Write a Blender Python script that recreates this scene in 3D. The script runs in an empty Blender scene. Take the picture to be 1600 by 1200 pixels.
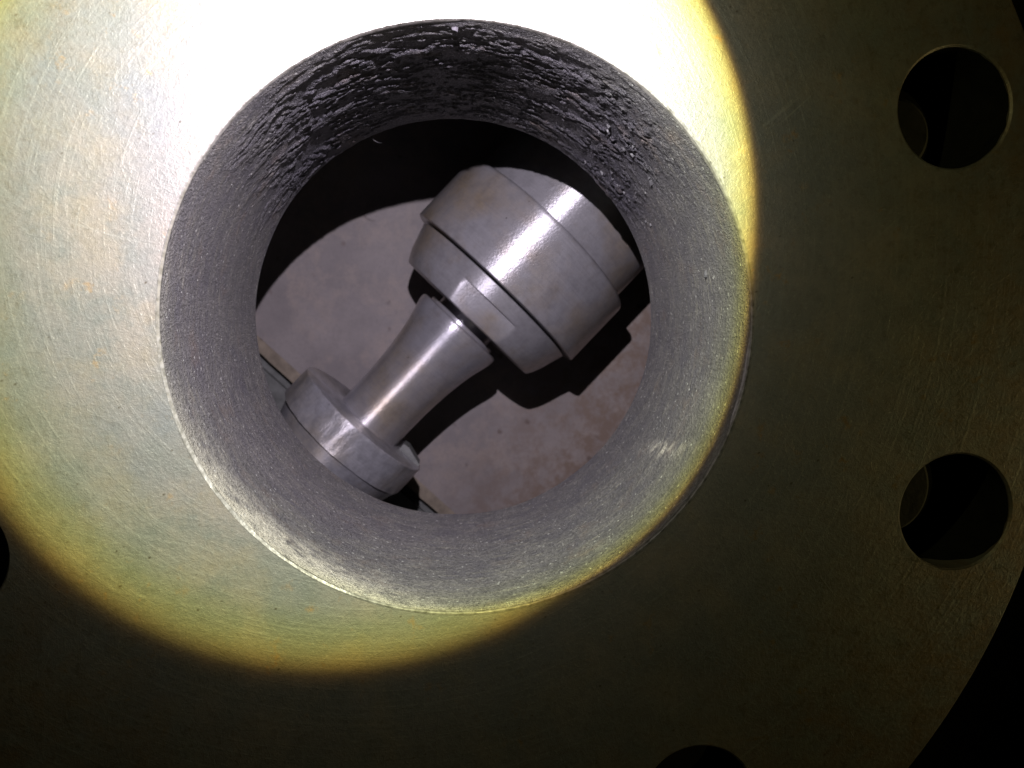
import bpy, bmesh, math, random
from mathutils import Vector, Matrix, noise
random.seed(7)
S = 0.075                      # bore radius in metres; all lengths below are in bore radii
sc = bpy.context.scene
COL = sc.collection

def V(x, y, z):                # (right, down, into the bore) in bore radii -> world metres
    return Vector((x * S, z * S, -y * S))

# ------------------------------------------------------------------ camera
cam_pos = (-0.0764, -0.0524, -2.6078)
ROT = [[0.99595264, 0.0, 0.08987959], [-0.00848780, 0.99553100, 0.09405307], [-0.08947792, -0.09443528, 0.99151973]]
cd = bpy.data.cameras.new('camera'); cam = bpy.data.objects.new('camera', cd); COL.objects.link(cam)
ax = [Vector((ROT[0][k], ROT[2][k], -ROT[1][k])) for k in range(3)]      # right, down, forward
m = Matrix.Identity(4)
for r in range(3):
    m[r][0] = ax[0][r]; m[r][1] = -ax[1][r]; m[r][2] = -ax[2][r]; m[r][3] = V(*cam_pos)[r]
cam.matrix_world = m
cd.sensor_width = 36; cd.lens = 27; cd.clip_start = 0.005; cd.clip_end = 50
cd.dof.use_dof = True; cd.dof.focus_distance = 3.0 * S; cd.dof.aperture_fstop = 22
sc.camera = cam

# ------------------------------------------------------------------ world: a nearly dark room
w = bpy.data.worlds.new('World'); sc.world = w; w.use_nodes = True
w.node_tree.nodes['Background'].inputs['Color'].default_value = (0.8, 0.9, 0.6, 1)
w.node_tree.nodes['Background'].inputs['Strength'].default_value = 0.0010
sc.view_settings.view_transform = 'Standard'; sc.view_settings.look = 'None'
sc.view_settings.exposure = 0; sc.view_settings.gamma = 1
sc.cycles.max_bounces = 6; sc.cycles.diffuse_bounces = 3

# ------------------------------------------------------------------ flashlight: one lamp, its round beam has a warm coloured rim
def flashlight():
    lx, ly, lz = -0.102, -0.996, -1.35
    axis = V(-0.1012, 0.2683, 1.0).normalized()
    ld = bpy.data.lights.new('flashlight', 'SPOT'); lo = bpy.data.objects.new('flashlight', ld); COL.objects.link(lo)
    lo.location = V(lx, ly, lz); lo.rotation_euler = axis.to_track_quat('-Z', 'Y').to_euler()
    ld.energy = LAMP_W; ld.spot_size = math.radians(165); ld.spot_blend = 0.35; ld.shadow_soft_size = 0.011 * S
    ld.use_nodes = True
    nt = ld.node_tree; nt.nodes.clear()
    out = nt.nodes.new('ShaderNodeOutputLight'); em = nt.nodes.new('ShaderNodeEmission')
    geo = nt.nodes.new('ShaderNodeNewGeometry')
    dot = nt.nodes.new('ShaderNodeVectorMath'); dot.operation = 'DOT_PRODUCT'; dot.inputs[1].default_value = axis
    ab = nt.nodes.new('ShaderNodeMath'); ab.operation = 'ABSOLUTE'
    ac = nt.nodes.new('ShaderNodeMath'); ac.operation = 'ARCCOSINE'
    sca = nt.nodes.new('ShaderNodeMath'); sca.operation = 'MULTIPLY'; sca.inputs[1].default_value = 180 / math.pi / 90
    rp = nt.nodes.new('ShaderNodeValToRGB')
    L = nt.links.new
    L(geo.outputs['Incoming'], dot.inputs[0]); L(dot.outputs['Value'], ab.inputs[0]); L(ab.outputs[0], ac.inputs[0])
    L(ac.outputs[0], sca.inputs[0]); L(sca.outputs[0], rp.inputs[0]); L(rp.outputs[0], em.inputs['Color']); L(em.outputs[0], out.inputs[0])
    el = rp.color_ramp.elements
    first = True
    for i, (deg, c) in enumerate(BEAM):
        e = el[i] if i < 2 else el.new(deg / 90)
        e.position = deg / 90; e.color = (*c, 1)
LAMP_W = 3.75
BEAM = [(0, (.88, .80, .93)), (26, (.89, .82, .92)), (32, (.90, .875, .88)), (37, (.91, .91, .83)), (40, (.93, .96, .67)),
        (41.4, (.97, .98, .42)), (42.3, (.99, .88, .27)), (42.8, (.66, .47, .12)), (43.2, (.15, .10, .045)), (43.7, (.050, .048, .036)),
        (47, (.038, .036, .024)), (55, (.027, .026, .012)), (64, (.019, .0175, .007)), (90, (.005, .005, .002))]
flashlight()

def room_lamp():               # faint glow of the room from the right
    ld = bpy.data.lights.new('room_lamp', 'AREA'); lo = bpy.data.objects.new('room_lamp', ld); COL.objects.link(lo)
    ld.shape = 'DISK'; ld.size = 5 * S; ld.energy = 0.31; ld.color = (1, .82, .34)
    p = V(9, 2.2, -1.1); lo.location = p; lo.rotation_euler = (V(1.5, 0, .3) - p).to_track_quat('-Z', 'Y').to_euler()
room_lamp()

# ------------------------------------------------------------------ helpers
def link(name, me, mat, parent=None, smooth=30):
    o = bpy.data.objects.new(name, me); COL.objects.link(o)
    if mat: me.materials.append(mat)
    if smooth is not None:
        me.polygons.foreach_set('use_smooth', [True] * len(me.polygons))
        if smooth < 180: me.set_sharp_from_angle(angle=math.radians(smooth))
    if parent: o.parent = parent
    return o

def raw(name, verts, faces, mat, parent=None, smooth=30):
    me = bpy.data.meshes.new(name); me.from_pydata(verts, [], faces)
    bm = bmesh.new(); bm.from_mesh(me); bmesh.ops.recalc_face_normals(bm, faces=bm.faces); bm.to_mesh(me); bm.free()
    return link(name, me, mat, parent, smooth)

def thing(name, label, cat, loc):
    o = bpy.data.objects.new(name, None); o.empty_display_size = 0.02; COL.objects.link(o)
    o.location = loc; o['label'] = label; o['category'] = cat
    return o

class NT:                      # small wrapper for node materials, coordinates in bore radii
    def __init__(s, name):
        s.m = bpy.data.materials.new(name); s.m.use_nodes = True; s.t = s.m.node_tree
        s.b = s.t.nodes['Principled BSDF']
        tc = s.n('ShaderNodeTexCoord'); v = s.n('ShaderNodeVectorMath'); v.operation = 'SCALE'; v.inputs['Scale'].default_value = 1 / S
        s.l(tc.outputs['Object'], v.inputs[0]); s.co = v.outputs[0]
    def n(s, t): return s.t.nodes.new(t)
    def l(s, a, b): s.t.links.new(a, b)
    def put(s, sock, v):
        if hasattr(v, 'links'): s.l(v, sock)
        else: sock.default_value = v
    def mapv(s, rot=(0, 0, 0), scale=(1, 1, 1), loc=(0, 0, 0), src=None):
        a = s.n('ShaderNodeMapping'); a.inputs['Rotation'].default_value = rot; s.l(src or s.co, a.inputs['Vector'])     # turn first, then stretch
        k = s.n('ShaderNodeMapping'); k.inputs['Scale'].default_value = scale
        k.inputs['Location'].default_value = loc; s.l(a.outputs[0], k.inputs['Vector']); return k.outputs[0]
    def noise(s, scale, detail=4, rough=.55, vec=None, dist=0):
        k = s.n('ShaderNodeTexNoise'); k.inputs['Scale'].default_value = scale; k.inputs['Detail'].default_value = detail
        k.inputs['Roughness'].default_value = rough; k.inputs['Distortion'].default_value = dist
        s.l(vec or s.co, k.inputs['Vector']); return k.outputs['Fac']
    def voro(s, scale, feat='F1', vec=None):
        k = s.n('ShaderNodeTexVoronoi'); k.feature = feat; k.inputs['Scale'].default_value = scale
        s.l(vec or s.co, k.inputs['Vector']); return k.outputs['Distance']
    def rng(s, v, a, b, c=0, d=1, smooth=False):
        k = s.n('ShaderNodeMapRange'); s.l(v, k.inputs['Value'])
        if smooth: k.interpolation_type = 'SMOOTHSTEP'
        for nm, x in zip(('From Min', 'From Max', 'To Min', 'To Max'), (a, b, c, d)): k.inputs[nm].default_value = x
        return k.outputs[0]
    def math(s, op, a, b=0):
        k = s.n('ShaderNodeMath'); k.operation = op; s.put(k.inputs[0], a); s.put(k.inputs[1], b); return k.outputs[0]
    def mix(s, f, a, b):
        k = s.n('ShaderNodeMix'); k.data_type = 'RGBA'; s.put(k.inputs[0], f)
        s.put(k.inputs[6], (*a, 1) if isinstance(a, tuple) else a); s.put(k.inputs[7], (*b, 1) if isinstance(b, tuple) else b)
        return k.outputs[2]
    def attr(s, name):
        k = s.n('ShaderNodeAttribute'); k.attribute_name = name; return k.outputs['Fac']
    def bump(s, h, strength, dist, prev=None):
        k = s.n('ShaderNodeBump'); k.inputs['Strength'].default_value = strength; k.inputs['Distance'].default_value = dist * S
        s.l(h, k.inputs['Height'])
        if prev is not None: s.l(prev, k.inputs['Normal'])
        return k.outputs[0]
    def out(s, color=None, rough=None, metal=None, normal=None, spec=None):
        for nm, v in (('Base Color', color), ('Roughness', rough), ('Metallic', metal), ('Normal', normal), ('Specular IOR Level', spec)):
            if v is not None: s.put(s.b.inputs[nm], (*v, 1) if isinstance(v, tuple) else v)
        return s.m

# ------------------------------------------------------------------ materials
def mat_flange():
    t = NT('faced_steel')
    # fine scratches in every direction: paler in the colour as well as in the bump
    h = None
    for i in range(9):
        k = 105 + 11 * (i % 3)
        n = t.noise(1, 2, .5, t.mapv((0, .17 + i * math.pi / 9, 0), (k * .055, k * .055, k * 1.0), (i * 3.1, i, i * 7.7)))
        r = t.rng(n, .56, .74)
        h = r if h is None else t.math('ADD', h, r)
    big = t.noise(2.2, 5, .6); mid = t.noise(8, 6, .68); fine = t.noise(48, 5, .75)
    c = t.mix(t.rng(big, .38, .62), (.315, .325, .31), (.43, .39, .33)); c = t.mix(t.math('MULTIPLY', t.rng(h, .9, 2.0), .35), c, (.50, .49, .44))
    c = t.mix(t.rng(mid, .44, .64, 0, .9), c, (.285, .292, .262))
    c = t.mix(t.math('MULTIPLY', t.rng(t.noise(4.6, 6, .72), .50, .66), .42), c, (.42, .36, .245))
    c = t.mix(t.rng(fine, .52, .76, 0, .6), c, (.20, .195, .17))
    c = t.mix(t.rng(t.noise(75, 3, .7), .58, .70, 0, .6), c, (.54, .52, .45))
    # small rust blooms
    sp = t.math('MULTIPLY', t.rng(t.noise(13, 4, .65), .585, .70), t.rng(t.noise(3.1, 2), .47, .6))
    c = t.mix(t.math('MULTIPLY', sp, .75), c, (.43, .25, .08))
    pit = t.math('MULTIPLY', t.rng(t.voro(19, vec=t.mapv((0, .5, 0), (1, 1, 1.6))), .15, .05), t.rng(t.noise(24, 1), .54, .62))
    c = t.mix(t.math('MULTIPLY', pit, .75), c, (.085, .065, .035))
    # brown film towards the outer edge
    rad = t.n('ShaderNodeVectorMath'); rad.operation = 'LENGTH'; t.l(t.co, rad.inputs[0])
    film = t.math('MULTIPLY', t.rng(rad.outputs['Value'], 1.35, 2.2), t.rng(t.noise(6, 6, .75), .40, .62))
    c = t.mix(t.math('MULTIPLY', film, .75), c, (.36, .235, .13))
    c = t.mix(t.math('MULTIPLY', t.rng(t.noise(22, 5, .75), .52, .68), t.rng(rad.outputs['Value'], 1.2, 1.9, .15, .65)), c, (.16, .14, .09))
    # arcs left by facing the flange: thin, curved, uneven along their length
    def arcs(cx, cy, k, lo, hi, seed):
        d = t.n('ShaderNodeVectorMath'); d.operation = 'SUBTRACT'; t.l(t.co, d.inputs[0]); d.inputs[1].default_value = (cx, 0, -cy)
        ln_ = t.n('ShaderNodeVectorMath'); ln_.operation = 'LENGTH'; t.l(d.outputs[0], ln_.inputs[0])
        nm = t.n('ShaderNodeVectorMath'); nm.operation = 'NORMALIZE'; t.l(d.outputs[0], nm.inputs[0])
        v = t.n('ShaderNodeVectorMath'); v.operation = 'SCALE'; t.l(nm.outputs[0], v.inputs[0]); v.inputs['Scale'].default_value = 2.2
        sp_ = t.n('ShaderNodeSeparateXYZ'); t.l(v.outputs[0], sp_.inputs[0])
        cb = t.n('ShaderNodeCombineXYZ'); t.l(sp_.outputs[0], cb.inputs[0]); t.l(sp_.outputs[2], cb.inputs[1])
        t.l(t.math('ADD', t.math('MULTIPLY', ln_.outputs['Value'], k), seed), cb.inputs[2])
        return t.rng(t.noise(1, 2, .6, cb.outputs[0]), lo, hi)
    lay = t.math('ADD', arcs(-.30, -.25, 62, .52, .72, 3), t.math('MULTIPLY', arcs(-.45, -1.5, 48, .56, .74, 9), .5))
    ln = t.math('MAXIMUM', arcs(-.55, -2.6, 30, .70, .76, 1), arcs(-.20, -.10, 34, .71, .77, 5))
    ln = t.math('MULTIPLY', ln, t.rng(t.noise(5, 3), .40, .62))
    c = t.mix(t.math('MULTIPLY', lay, .15), c, (.54, .53, .46))
    c = t.mix(t.math('MULTIPLY', ln, .42), c, (.64, .63, .54))
    nb = t.bump(lay, .15, .003); nb = t.bump(h, .16, .0016, nb); nb = t.bump(fine, .45, .007, nb); nb = t.bump(pit, -.6, .006, nb); nb = t.bump(ln, -.3, .004, nb)
    ro = t.math('SUBTRACT', t.math('ADD', t.rng(mid, .3, .7, .37, .50), t.math('MULTIPLY', sp, .2)), t.math('MULTIPLY', h, .03))
    return t.out(c, ro, .5, nb)

def mat_bore():
    t = NT('sooted_cast_iron')
    wear = t.attr('wear'); scale = t.attr('scale')
    g = t.noise(62, 3, .8); g2 = t.noise(120, 2, .7); m_ = t.noise(9, 6, .7); st = t.noise(1, 4, .65, t.mapv((0, 0, 0), (9, 55, 9)))
    c = t.mix(t.rng(m_, .35, .65), (.135, .130, .145), (.235, .225, .21))
    c = t.mix(t.rng(st, .52, .66, 0, .75), c, (.33, .315, .26)); c = t.mix(t.rng(t.noise(1, 5, .7, t.mapv((0, 0, 0), (4, 18, 4), (3, 3, 3))), .50, .66, 0, .6), c, (.115, .11, .11))
    c = t.mix(t.rng(g, .42, .62, .6, 0), c, (.07, .067, .07))
    c = t.mix(t.rng(g2, .55, .72, 0, .4), c, (.30, .30, .27))
    c = t.mix(t.math('MULTIPLY', scale, .9), c, (.044, .041, .053))  # scale colour also carries the painted blue-purple sheen of the upper wall
    c = t.mix(t.rng(t.noise(3.2, 5, .7), .45, .66, 0, .45), c, (.105, .098, .115))
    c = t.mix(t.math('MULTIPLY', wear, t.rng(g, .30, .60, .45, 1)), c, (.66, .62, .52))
    c = t.mix(t.rng(t.noise(5, 6, .72), .56, .72, 0, .4), c, (.21, .155, .115))
    fleck = t.math('MULTIPLY', t.rng(t.voro(38), .26, .16), t.rng(t.noise(55, 1), .54, .60))  # pale flecks put the wall's sparkle into its colour
    c = t.mix(t.math('MULTIPLY', fleck, t.math('SUBTRACT', .85, t.math('MULTIPLY', scale, .7))), c, (.50, .50, .47))
    nb = t.bump(g, 1.0, .022); nb = t.bump(g2, 1.0, .010, nb); nb = t.bump(st, .3, .01, nb)
    return t.out(c, t.rng(g2, .3, .7, .36, .62), .15, nb)

def mat_edge():
    t = NT('bare_steel_edge')
    n = t.noise(40, 3)
    return t.out(t.mix(t.rng(n, .4, .7), (.60, .58, .53), (.26, .25, .21)), .36, .7, t.bump(n, .5, .006))

def mat_shaft(name, base, tan, metal, rough, mott, aniso=.9):
    t = NT(name)
    n1 = t.noise(2.4, 4, .55); n2 = t.noise(14, 5, .65); n3 = t.noise(70, 3, .6)
    c = t.mix(t.rng(n1, .42, .68, 0, .85), base, tan)
    c = t.mix(t.rng(n2, .42, .70, 0, mott + .12), c, tuple(x * .55 for x in base)); c = t.mix(t.rng(n3, .55, .75, 0, .35), c, tuple(x * .6 for x in base))
    pit = t.math('MULTIPLY', t.rng(t.voro(9), .06, .03), t.rng(t.noise(20, 1), .5, .55))
    c = t.mix(t.math('MULTIPLY', pit, .8), c, (.05, .045, .045))
    turn = t.noise(1, 3, .6, t.mapv((0, 0, 0), (160, 4, 4)))
    c = t.mix(t.rng(turn, .48, .72, 0, .4), c, tuple(x * .62 for x in base)); c = t.mix(t.rng(t.noise(5, 6, .75), .54, .72, 0, .4), c, (.22, .18, .13))
    scr = t.rng(t.noise(1, 1, .5, t.mapv((.3, .2, .5), (3, 34, 40))), .68, .76)
    nb = t.bump(turn, .10, .003); nb = t.bump(n3, .18 + mott * .3, .004, nb); nb = t.bump(t.math('ADD', scr, pit), -.3, .004, nb)
    ro = t.math('ADD', t.rng(n2, .3, .7, rough - .05, rough + .08), t.math('MULTIPLY', scr, .1))
    tg = t.n('ShaderNodeTangent'); tg.direction_type = 'RADIAL'; tg.axis = 'X'
    t.l(tg.outputs[0], t.b.inputs['Tangent']); t.b.inputs['Anisotropic'].default_value = aniso; t.b.inputs['Anisotropic Rotation'].default_value = .25
    return t.out(c, ro, metal, nb)

def mat_plate(name, a, b, rust):
    t = NT(name)
    n1 = t.noise(1.6, 5, .6); n2 = t.noise(7, 6, .65); n3 = t.noise(45, 3)
    c = t.mix(t.rng(n1, .35, .65), a, b)
    c = t.mix(t.rng(n2, .48, .72, 0, .6), c, tuple(x * .68 for x in a)); c = t.mix(t.rng(t.noise(3.3, 6, .7), .48, .66, 0, .75), c, (.30, .25, .225)); c = t.mix(t.rng(n3, .5, .75, 0, .4), c, tuple(x * .6 for x in a))
    side = t.n('ShaderNodeSeparateXYZ'); t.l(t.co, side.inputs[0])
    reg = t.rng(t.math('ADD', side.outputs[0], t.math('MULTIPLY', side.outputs[2], -.6)), .7, 1.7)       # rust gathers in the low right corner
    c = t.mix(t.math('MULTIPLY', t.rng(t.noise(6.5, 6, .75), .42, .58), t.math('MULTIPLY', reg, rust)), c, (.155, .105, .08))
    c = t.mix(t.math('MULTIPLY', reg, .25 * rust), c, (.31, .25, .205))
    sp = t.math('MULTIPLY', t.rng(t.voro(4.6), .14, .06), t.rng(t.noise(9, 2), .48, .56))
    c = t.mix(t.math('MULTIPLY', sp, .75), c, (.11, .075, .065))
    nb = t.bump(n2, .25, .02); nb = t.bump(n3, .2, .006, nb)
    return t.out(c, .62, 0.0, nb)

def mat_plain(name, col, rough=.8, metal=0.0):
    t = NT(name); n = t.noise(12, 5, .6)
    return t.out(t.mix(t.rng(n, .35, .7), col, tuple(x * .6 for x in col)), rough, metal, t.bump(n, .4, .02))

M_FL = mat_flange(); M_BORE = mat_bore(); M_EDGE = mat_edge()
M_DRUM = mat_shaft('worn_shaft_steel', (.42, .41, .44), (.42, .335, .24), .60, .37, .35)
M_NECK = mat_shaft('polished_shaft_steel', (.43, .42, .46), (.43, .36, .28), .64, .35, .3)
M_COLL = mat_shaft('mottled_collar_steel', (.46, .455, .50), (.42, .37, .30), .55, .38, .7)
M_PLATE = mat_plate('primed_back_plate', (.265, .235, .232), (.185, .165, .168), 1.0)
M_LIP = mat_plain('tan_plate_edge', (.30, .25, .195))
M_RECESS = mat_plain('grey_recess', (.15, .155, .15), .6)
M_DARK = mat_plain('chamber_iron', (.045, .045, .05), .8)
M_CAST = mat_plain('dark_casting', (.022, .022, .018), 1.0)
M_CAST.node_tree.nodes['Principled BSDF'].inputs['Specular IOR Level'].default_value = .1
M_BOSS = mat_plain('rough_casting', (.11, .105, .075), .9)

# ------------------------------------------------------------------ pump casing: flange, bore, chamber
D = 1.362                      # depth of the bore
TH = 0.45                      # flange thickness
FZ = 3.8                       # depth of the back plate
casing = thing('pump_casing', 'round steel pump flange with a wide sooty bore and bolt holes, lit by a flashlight', 'pump casing', (0, 0, 0))

def circ(cx, cy, r, n, ph=0): return [(cx + r * math.cos(ph + 2 * math.pi * i / n), cy + r * math.sin(ph + 2 * math.pi * i / n)) for i in range(n)]
HOLES = [(1.704, -.773, .207), (1.803, .667, .2145), (.865, 1.742, .21), (-.73, 1.93, .21), (-1.716, .764, .21), (-1.78, -.72, .21), (-.82, -1.80, .21), (.73, -1.83, .21)]

def flange():
    bm = bmesh.new(); edges = []; loops = []
    spec = [(-.345, .098, 2.563, 360, 1, .014), (0, 0, 1.009, 256, -1, 0)] + [(x, y, r, 72, -1, .007) for x, y, r in HOLES]
    for cx, cy, r, n, sgn, bev in spec:
        def nick(i): return 1 + (.0035 * noise.noise((cx * 9 + i * .31, cy * 7, r)) if bev else 0) * (0.3 / r if r > 1 else 1)
        front = [bm.verts.new(V(cx + (x - cx) * nick(i), cy + (y - cy) * nick(i), 0)) for i, (x, y) in enumerate(circ(cx, cy, r - sgn * bev, n))]
        ring = [front]
        if bev: ring.append([bm.verts.new(V(x, y, bev)) for x, y in circ(cx, cy, r, n)])
        ring.append([bm.verts.new(V(x, y, TH)) for x, y in circ(cx, cy, r, n)])
        for a, b in zip(ring, ring[1:]):
            for i in range(n): bm.faces.new((a[i], a[(i + 1) % n], b[(i + 1) % n], b[i]))
        loops.append((ring[0], ring[-1]))
    for k in (0, 1):
        es = []
        for lp in loops:
            vs = lp[k]
            for i in range(len(vs)):
                e = bm.edges.get((vs[i], vs[(i + 1) % len(vs)])) or bm.edges.new((vs[i], vs[(i + 1) % len(vs)])); es.append(e)
        bmesh.ops.triangle_fill(bm, use_beauty=True, use_dissolve=False, edges=es)
    bmesh.ops.recalc_face_normals(bm, faces=bm.faces)
    me = bpy.data.meshes.new('flange_plate'); bm.to_mesh(me); bm.free()
    link('flange_plate', me, M_FL, casing, 28)
flange()

def sstep(a, b, x):
    t = max(0, min(1, (x - a) / (b - a))); return t * t * (3 - 2 * t)
def adiff(a, b): return (a - b + math.pi) % (2 * math.pi) - math.pi

def bore():
    NTH, NZ = 1500, 190
    verts, wear, scl = [], [], []
    R_ = math.radians
    for j in range(NZ + 1):
        z = .012 + (D - .012) * j / NZ
        for i in range(NTH):
            a = 2 * math.pi * i / NTH
            ca, sa = math.cos(a), math.sin(a)
            top = abs(adiff(a, R_(-88)))
            w_ = (1 - sstep(R_(32), R_(72), top)) * (.35 * sstep(.02, .07, z) + .65 * sstep(.08, .28, z))
            clump = math.exp(-(adiff(a, R_(-40)) / .17) ** 2 - ((z - 1.15) / .28) ** 2) + .8 * math.exp(-(adiff(a, R_(-47)) / .10) ** 2 - ((z - .55) / .14) ** 2)
            left = math.exp(-(adiff(a, R_(-138)) / .30) ** 2 - ((z - 1.1) / .35) ** 2) * .55
            wgt = min(1.3, w_ * .85 + clump + left)
            r = 1.0
            p = Vector((ca * 2.2, sa * 2.2, z * 2.2))
            r += .006 * noise.noise(p)
            if wgt > .02:
                q = Vector((ca * 12 + 31, sa * 12 + 17, z * 29 + 5)); q += Vector((1, 1, 2)) * (noise.noise(p * 3) * 1.2)
                h = noise.noise(q)
                h2 = noise.noise(Vector((ca * 22, sa * 22, z * 60)))
                h3 = noise.noise(Vector((ca * 3.5 + 9, sa * 3.5 + 4, z * 8 + 2)))
                f = h * .75 + h3 * .6 + h2 * .30
                crust = noise.noise(Vector((ca * 40, sa * 40, z * 75)))
                fine = noise.noise(Vector((ca * 85, sa * 85, z * 120)))
                fl = sstep(-.02, .06, f + .2 * crust) * .42 + sstep(.20, .26, f + .25 * crust) * .42 + (.38 * max(0, crust + .1) + .22 * fine) * sstep(-.25, .1, f)
                lip = 1 - .8 * sstep(1.16, 1.33, z) * (1 - .45 * min(1, clump)); fl = min(fl, 1.15)
                r -= wgt * lip * .0115 * fl
            # rubbed crescent and a chip on the right
            if j > NZ - 8: r += .03 * ((j - NZ + 8) / 8) ** 2
            verts.append(V(ca * r, sa * r, z))
            nz = noise.fractal(Vector((ca * 7, sa * 7, z * 16)), .7, 2.1, 4)
            nf = noise.noise(Vector((ca * 30, sa * 30, z * 40)))
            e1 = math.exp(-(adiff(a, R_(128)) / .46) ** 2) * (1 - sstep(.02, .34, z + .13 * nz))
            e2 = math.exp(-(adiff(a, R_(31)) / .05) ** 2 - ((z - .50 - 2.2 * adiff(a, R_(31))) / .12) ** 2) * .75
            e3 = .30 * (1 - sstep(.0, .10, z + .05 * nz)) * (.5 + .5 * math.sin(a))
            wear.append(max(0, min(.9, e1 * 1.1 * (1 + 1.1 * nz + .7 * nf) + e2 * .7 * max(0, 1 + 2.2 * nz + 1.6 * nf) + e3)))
            scl.append(max(0, min(1, wgt)))
    faces = []
    for j in range(NZ):
        for i in range(NTH):
            k = (i + 1) % NTH
            faces.append((j * NTH + i, (j + 1) * NTH + i, (j + 1) * NTH + k, j * NTH + k))
    # rear face round the bore inside the chamber
    base = len(verts)
    for i in range(NTH):
        a = 2 * math.pi * i / NTH; verts.append(V(1.25 * math.cos(a), 1.25 * math.sin(a), D + .03)); wear.append(0); scl.append(1)
    for i in range(NTH):
        k = (i + 1) % NTH; faces.append((NZ * NTH + i, base + i, base + k, NZ * NTH + k))
    me = bpy.data.meshes.new('bore_wall'); me.from_pydata(verts, [], faces)
    for nm, d in (('wear', wear), ('scale', scl)):
        at = me.attributes.new(nm, 'FLOAT', 'POINT'); at.data.foreach_set('value', d)
    return link('bore_wall', me, M_BORE, casing, 180)
bore_o = bore()

def bore_edge():
    n = 720; verts = []; faces = []
    for i in range(n):
        a = 2 * math.pi * i / n
        k = 1 + .5 * noise.noise((math.cos(a) * 7, math.sin(a) * 7, 3)) + .9 * max(0, noise.noise((math.cos(a) * 16, math.sin(a) * 16, 1)) - .35)
        k = max(.12, k * (.28 + 1.25 * math.exp(-(adiff(a, math.radians(160)) / .8) ** 2)))  # bevel shaped wider on the left to draw the bright lit line there
        for r, z in ((1.0095, .0006), (1.0095, -.0004), (1.0 + .0065 * k, -.0004), (1.0005, .007 * k), (1.0015, .03)):
            verts.append(V(r * math.cos(a), r * math.sin(a), z))
    for i in range(n):
        k = (i + 1) % n
        for j in range(4): faces.append((i * 5 + j, k * 5 + j, k * 5 + j + 1, i * 5 + j + 1))
    raw('bore_edge', verts, faces, M_EDGE, casing, 40)
bore_edge()

def rev_z(name, prof, mat, n=128, cx=0, cy=0, parent=casing, smooth=30):
    verts = [V(cx + r * math.cos(2 * math.pi * i / n), cy + r * math.sin(2 * math.pi * i / n), z) for r, z in prof for i in range(n)]
    faces = [(j * n + i, j * n + (i + 1) % n, (j + 1) * n + (i + 1) % n, (j + 1) * n + i) for j in range(len(prof) - 1) for i in range(n)]
    return raw(name, verts, faces, mat, parent, smooth)

# chamber behind the bore (closed iron shell) and the outside of the casting
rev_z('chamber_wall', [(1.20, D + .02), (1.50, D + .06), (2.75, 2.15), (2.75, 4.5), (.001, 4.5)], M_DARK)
rev_z('nozzle_neck', [(1.38, TH), (1.38, .75), (1.56, 1.3), (2.85, 2.06), (2.9, 2.12), (2.9, 4.6), (.001, 4.6)], M_CAST)
for k, (lx, ly, lr) in enumerate(((1.97, -.866, .17), (2.01, .766, .235))):
    rev_z('casing_boss', [(.001, .80), (lr - .02, .80), (lr, .82), (lr, 1.9)], M_BOSS, 48, lx, ly)

def hole_walls():
    for h, (cx, cy, r) in enumerate(HOLES):
        n = 72; vs = []; r -= .0015
        for j in range(3):
            for i in range(n):
                a = 2 * math.pi * i / n
                z0 = .012 + (.10 if h != 0 else .05) * math.exp(-(adiff(a, math.radians(98)) / .55) ** 2) + .012 * noise.noise((math.cos(a) * 5, math.sin(a) * 5, h))
                z = (max(.009, z0), .3, TH + .01)[j]
                vs.append(V(cx + r * math.cos(a), cy + r * math.sin(a), z))
        raw('bolt_hole', vs, [(j * n + i, j * n + (i + 1) % n, (j + 1) * n + (i + 1) % n, (j + 1) * n + i) for j in range(2) for i in range(n)], M_CAST, casing, 180)
hole_walls()

# back plate with a bevelled edge, and the recess beyond it
E0 = Vector((-1.589, .268)); E1 = Vector((-.0857, 1.6734)); ed = (E1 - E0).normalized(); en = Vector((ed.y, -ed.x))   # en points to the plate
if en.x < 0: en = -en
def slab(name, a, b, z0, z1, mat, bev=0.0, parent=casing):
    """plate between two offsets a..b along en, its front at z0, bevel on the low edge"""
    t0, t1 = -1.9, 3.7
    o = E0
    def q(t, s, z): p = o + ed * t + en * s; return V(p.x, p.y, z)
    sec = [(a, z1), (a, z0 + bev), (a + (.10 if bev == .018 else bev), z0), (b, z0), (b, z1)]
    n = 60; verts = []; faces = []
    for i in range(n + 1):
        t = t0 + (t1 - t0) * i / n
        j = .012 * noise.noise((t * 7, 1.3, z0)) if bev else 0
        for k, (s, z) in enumerate(sec): verts.append(q(t, s + (j if k in (1, 2) else 0), z))
    for i in range(n):
        for k in range(4): faces.append((i * 5 + k, i * 5 + k + 1, i * 5 + 5 + k + 1, i * 5 + 5 + k))
    return raw(name, verts, faces, mat, parent, 30)
E_W = 3.6
slab('back_plate', .0885, E_W, FZ, FZ + .3, M_PLATE)
slab('plate_edge', -.012, .088, FZ + .002, FZ + .28, M_LIP, .018)
slab('recess_plate', -1.6, -.02, FZ + .14, FZ + .4, M_RECESS)
slab('recess_rib', -.34, -.10, FZ + .07, FZ + .14, M_RECESS, .03)

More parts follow.
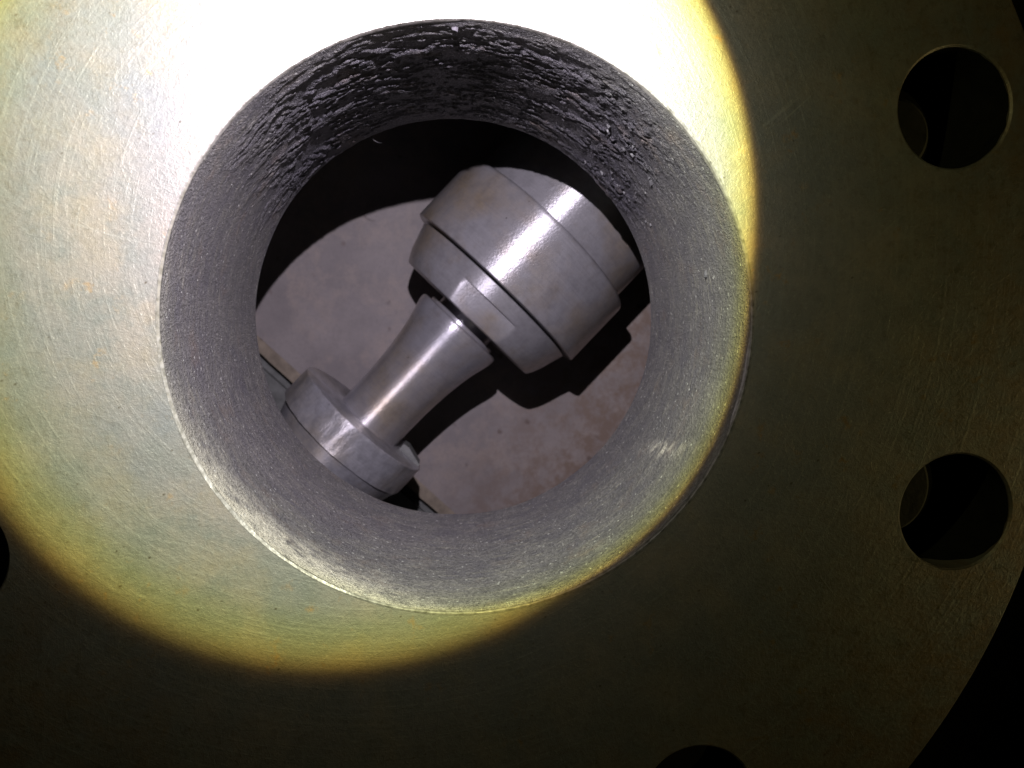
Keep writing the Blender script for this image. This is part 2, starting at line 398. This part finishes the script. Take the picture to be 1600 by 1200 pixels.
# ------------------------------------------------------------------ rotor shaft lying across the chamber
A = 2.807
c0 = V(.29598, -.21066, A); c1 = V(-.59647, .73908, A)
u = (c0 - c1).normalized(); up = Vector((0, -1, 0)); side = up.cross(u)
shaft = thing('rotor_shaft', 'grey steel pump shaft with a thick drum, waisted neck and collar seen through the bore', 'shaft', c0)
shaft.matrix_world = Matrix(((u.x, side.x, up.x, c0.x), (u.y, side.y, up.y, c0.y), (u.z, side.z, up.z, c0.z), (0, 0, 0, 1)))
PX = (A + 2.6078) / 1200
def sx(s): return (-83 + (s + 83) / 1.018) * PX
def rr(w_): return w_ * PX / math.sqrt(1 + (w_ / 1200) ** 2)

def rev(name, prof, mat, n=160, mod=None, parent=shaft, smooth=28, cz=0.0, close=True, cy=0.0):
    prof = [(s, r) for s, r in prof]
    verts = []; faces = []
    for s, r in prof:
        for i in range(n):
            a = 2 * math.pi * i / n          # a = 0 faces the camera
            q = r if mod is None else mod(s, a, r)
            verts.append(Vector((sx(s), cy * PX - q * PX_(q) * math.sin(a), q * PX_(q) * math.cos(a) - cz)) * S)
    for j in range(len(prof) - 1):
        for i in range(n):
            k = (i + 1) % n; faces.append((j * n + i, j * n + k, (j + 1) * n + k, (j + 1) * n + i))
    if close:
        faces.append(tuple(range(n))); faces.append(tuple(range((len(prof) - 1) * n, len(prof) * n)))
    return raw(name, verts, faces, mat, parent, smooth)
def PX_(w_): return PX / math.sqrt(1 + (w_ / 1200) ** 2)

rev('drum', [(0, 120), (0, 160.5), (1.2, 162.5), (3, 163), (109, 163), (112, 162.4), (114.5, 160.6), (116.5, 157.5), (117.3, 154), (117.3, 120)], M_DRUM)
rev('drum_shoulder', [(112, 110), (112, 145.5), (330, 145.5), (333, 143), (333, 90)], M_DRUM)
rev('groove', [(-6, 100), (-6, 133), (1, 133), (1, 100)], M_DARK)
FL_A = math.radians(2); FL_H = math.radians(21)
def flat(s, a, r):
    if s < -27:
        dd = abs(adiff(a, FL_A)); lim = r * math.cos(FL_H) / max(.3, math.cos(dd))
        if dd < math.radians(40): return min(r, max(lim, r * math.cos(FL_H) * .999))
    return r
rev('ring', [(-64, 95), (-64, 124), (-62.5, 126.5), (-55, 131), (-45, 135.5), (-35, 139), (-27.5, 141), (-26.5, 141.4), (-15, 145), (-6, 148), (-4.3, 148.5), (-3.5, 147), (-3.5, 100)], M_DRUM, 220, flat)
rev('neck', [(-290, 54.5), (-255, 54.5), (-225, 55.2), (-200, 56.5), (-175, 58.6), (-150, 61.8), (-130, 65.3), (-115, 69), (-103, 72.4), (-95, 74.4), (-88, 75.4), (-84, 75.2), (-81.5, 73.5), (-80.5, 70), (-80.5, 40)], M_NECK)
rev('neck_step', [(-81, 30), (-81, 62), (-76, 62), (-75, 60.5), (-75, 50), (-60, 50), (-60, 20)], M_NECK)
def rough_edge(s, a, r):
    return r + 1.6 * noise.noise((math.cos(a) * 6, math.sin(a) * 6, s * .08)) + .8 * noise.noise((math.cos(a) * 18, math.sin(a) * 18, s * .3))
rev('collar', [(-342, 70), (-342, 115), (-341, 116.3), (-335, 116.6), (-325, 117), (-315, 117), (-305, 117), (-296, 117), (-290.5, 116.6), (-289.3, 115.4), (-289, 113), (-289, 45)], M_COLL, 200, rough_edge, cy=9)
def stop_lug():
    vs = [Vector((sx(q), -p * PX, z)) * S for z in (-.16, .02) for q, p in ((-291, 62), (-291, 103), (-286, 102), (-277, 72), (-278, 62))]
    raw('stop_lug', vs, [(0, 1, 2, 3, 4), (5, 6, 7, 8, 9)] + [(i, (i + 1) % 5, 5 + (i + 1) % 5, 5 + i) for i in range(5)], M_RECESS, shaft, None)
stop_lug()
rev('shaft_end', [(-600, 60), (-600, 98), (-392, 98), (-372, 103), (-350, 110), (-341, 113), (-341, 60)], M_COLL, 128, cy=7)

# ------------------------------------------------------------------ loose scale on the bore wall
def flake(a_deg, z, size, thick, mat, lift=0.0, seed=0):
    rnd = random.Random(seed); a = math.radians(a_deg)
    n = 9; pts = []
    for i in range(n):
        t = 2 * math.pi * i / n; q = size * rnd.uniform(.55, 1.1)
        pts.append((q * math.cos(t), q * .45 * math.sin(t)))
    verts = []
    for lay in (0, 1):
        for (pt, pz) in pts:
            r = 1.0 - lift - (thick if lay else -.004) * (1 if lay else 1) - (lift * pt / size * .8 if lay else 0)
            aa = a + pt * (.8 if lay else 1)
            verts.append(V(r * math.cos(aa), r * math.sin(aa), z + pz * (.8 if lay else 1)))
    faces = [tuple(range(n - 1, -1, -1)), tuple(range(n, 2 * n))] + [(i, (i + 1) % n, n + (i + 1) % n, n + i) for i in range(n)]
    return raw('scale_flake', verts, faces, mat, casing, 20)
M_CHIP = mat_plain('pale_scale', (.075, .07, .08), .7)
M_CRUST = mat_plain('grey_scale', (.17, .165, .16), .55); M_SOOT = mat_plain('sooty_scale', (.055, .053, .058), .55)
flake(-92, .07, .015, .008, M_CHIP, .006, 3)
flake(-12, .42, .016, .006, M_SOOT, .004, 5)
rnd = random.Random(11)
for k in range(26):
    a = rnd.gauss(-41, 7) if k % 3 else rnd.gauss(-48, 4); z = rnd.gauss(1.02, .12) if k % 3 else rnd.gauss(.55, .10)
    flake(a, min(1.2, max(.1, z)), rnd.uniform(.006, .015), rnd.uniform(.003, .007), M_SOOT, rnd.uniform(.002, .008), k + 20)

def sliver():
    pts = [V(-.428, -.908, 1.345), V(-.416, -.893, 1.35), V(-.402, -.886, 1.352), V(-.386, -.880, 1.348), V(-.376, -.881, 1.34)]
    vs = []; n = 6
    for k, p in enumerate(pts):
        t = (pts[min(k + 1, 4)] - pts[max(k - 1, 0)]).normalized(); a = t.orthogonal().normalized(); b = t.cross(a)
        r = .0019 * S * (1 - .15 * k)
        vs += [p + (a * math.cos(2 * math.pi * i / n) + b * math.sin(2 * math.pi * i / n)) * r for i in range(n)]
    raw('metal_sliver', vs, [(k * n + i, k * n + (i + 1) % n, (k + 1) * n + (i + 1) % n, (k + 1) * n + i) for k in range(4) for i in range(n)], M_SOOT, casing, 60)
sliver()

# ------------------------------------------------------------------ dark wall of the room behind the pump
def backdrop():
    o = raw('wall', [V(-30, -25, 9), V(30, -25, 9), V(30, 25, 9), V(-30, 25, 9)], [(0, 1, 2, 3)], mat_plain('dark_room_wall', (.035, .033, .028)))
    o['kind'] = 'structure'; o['label'] = 'dark wall of the room behind the flange'
backdrop()
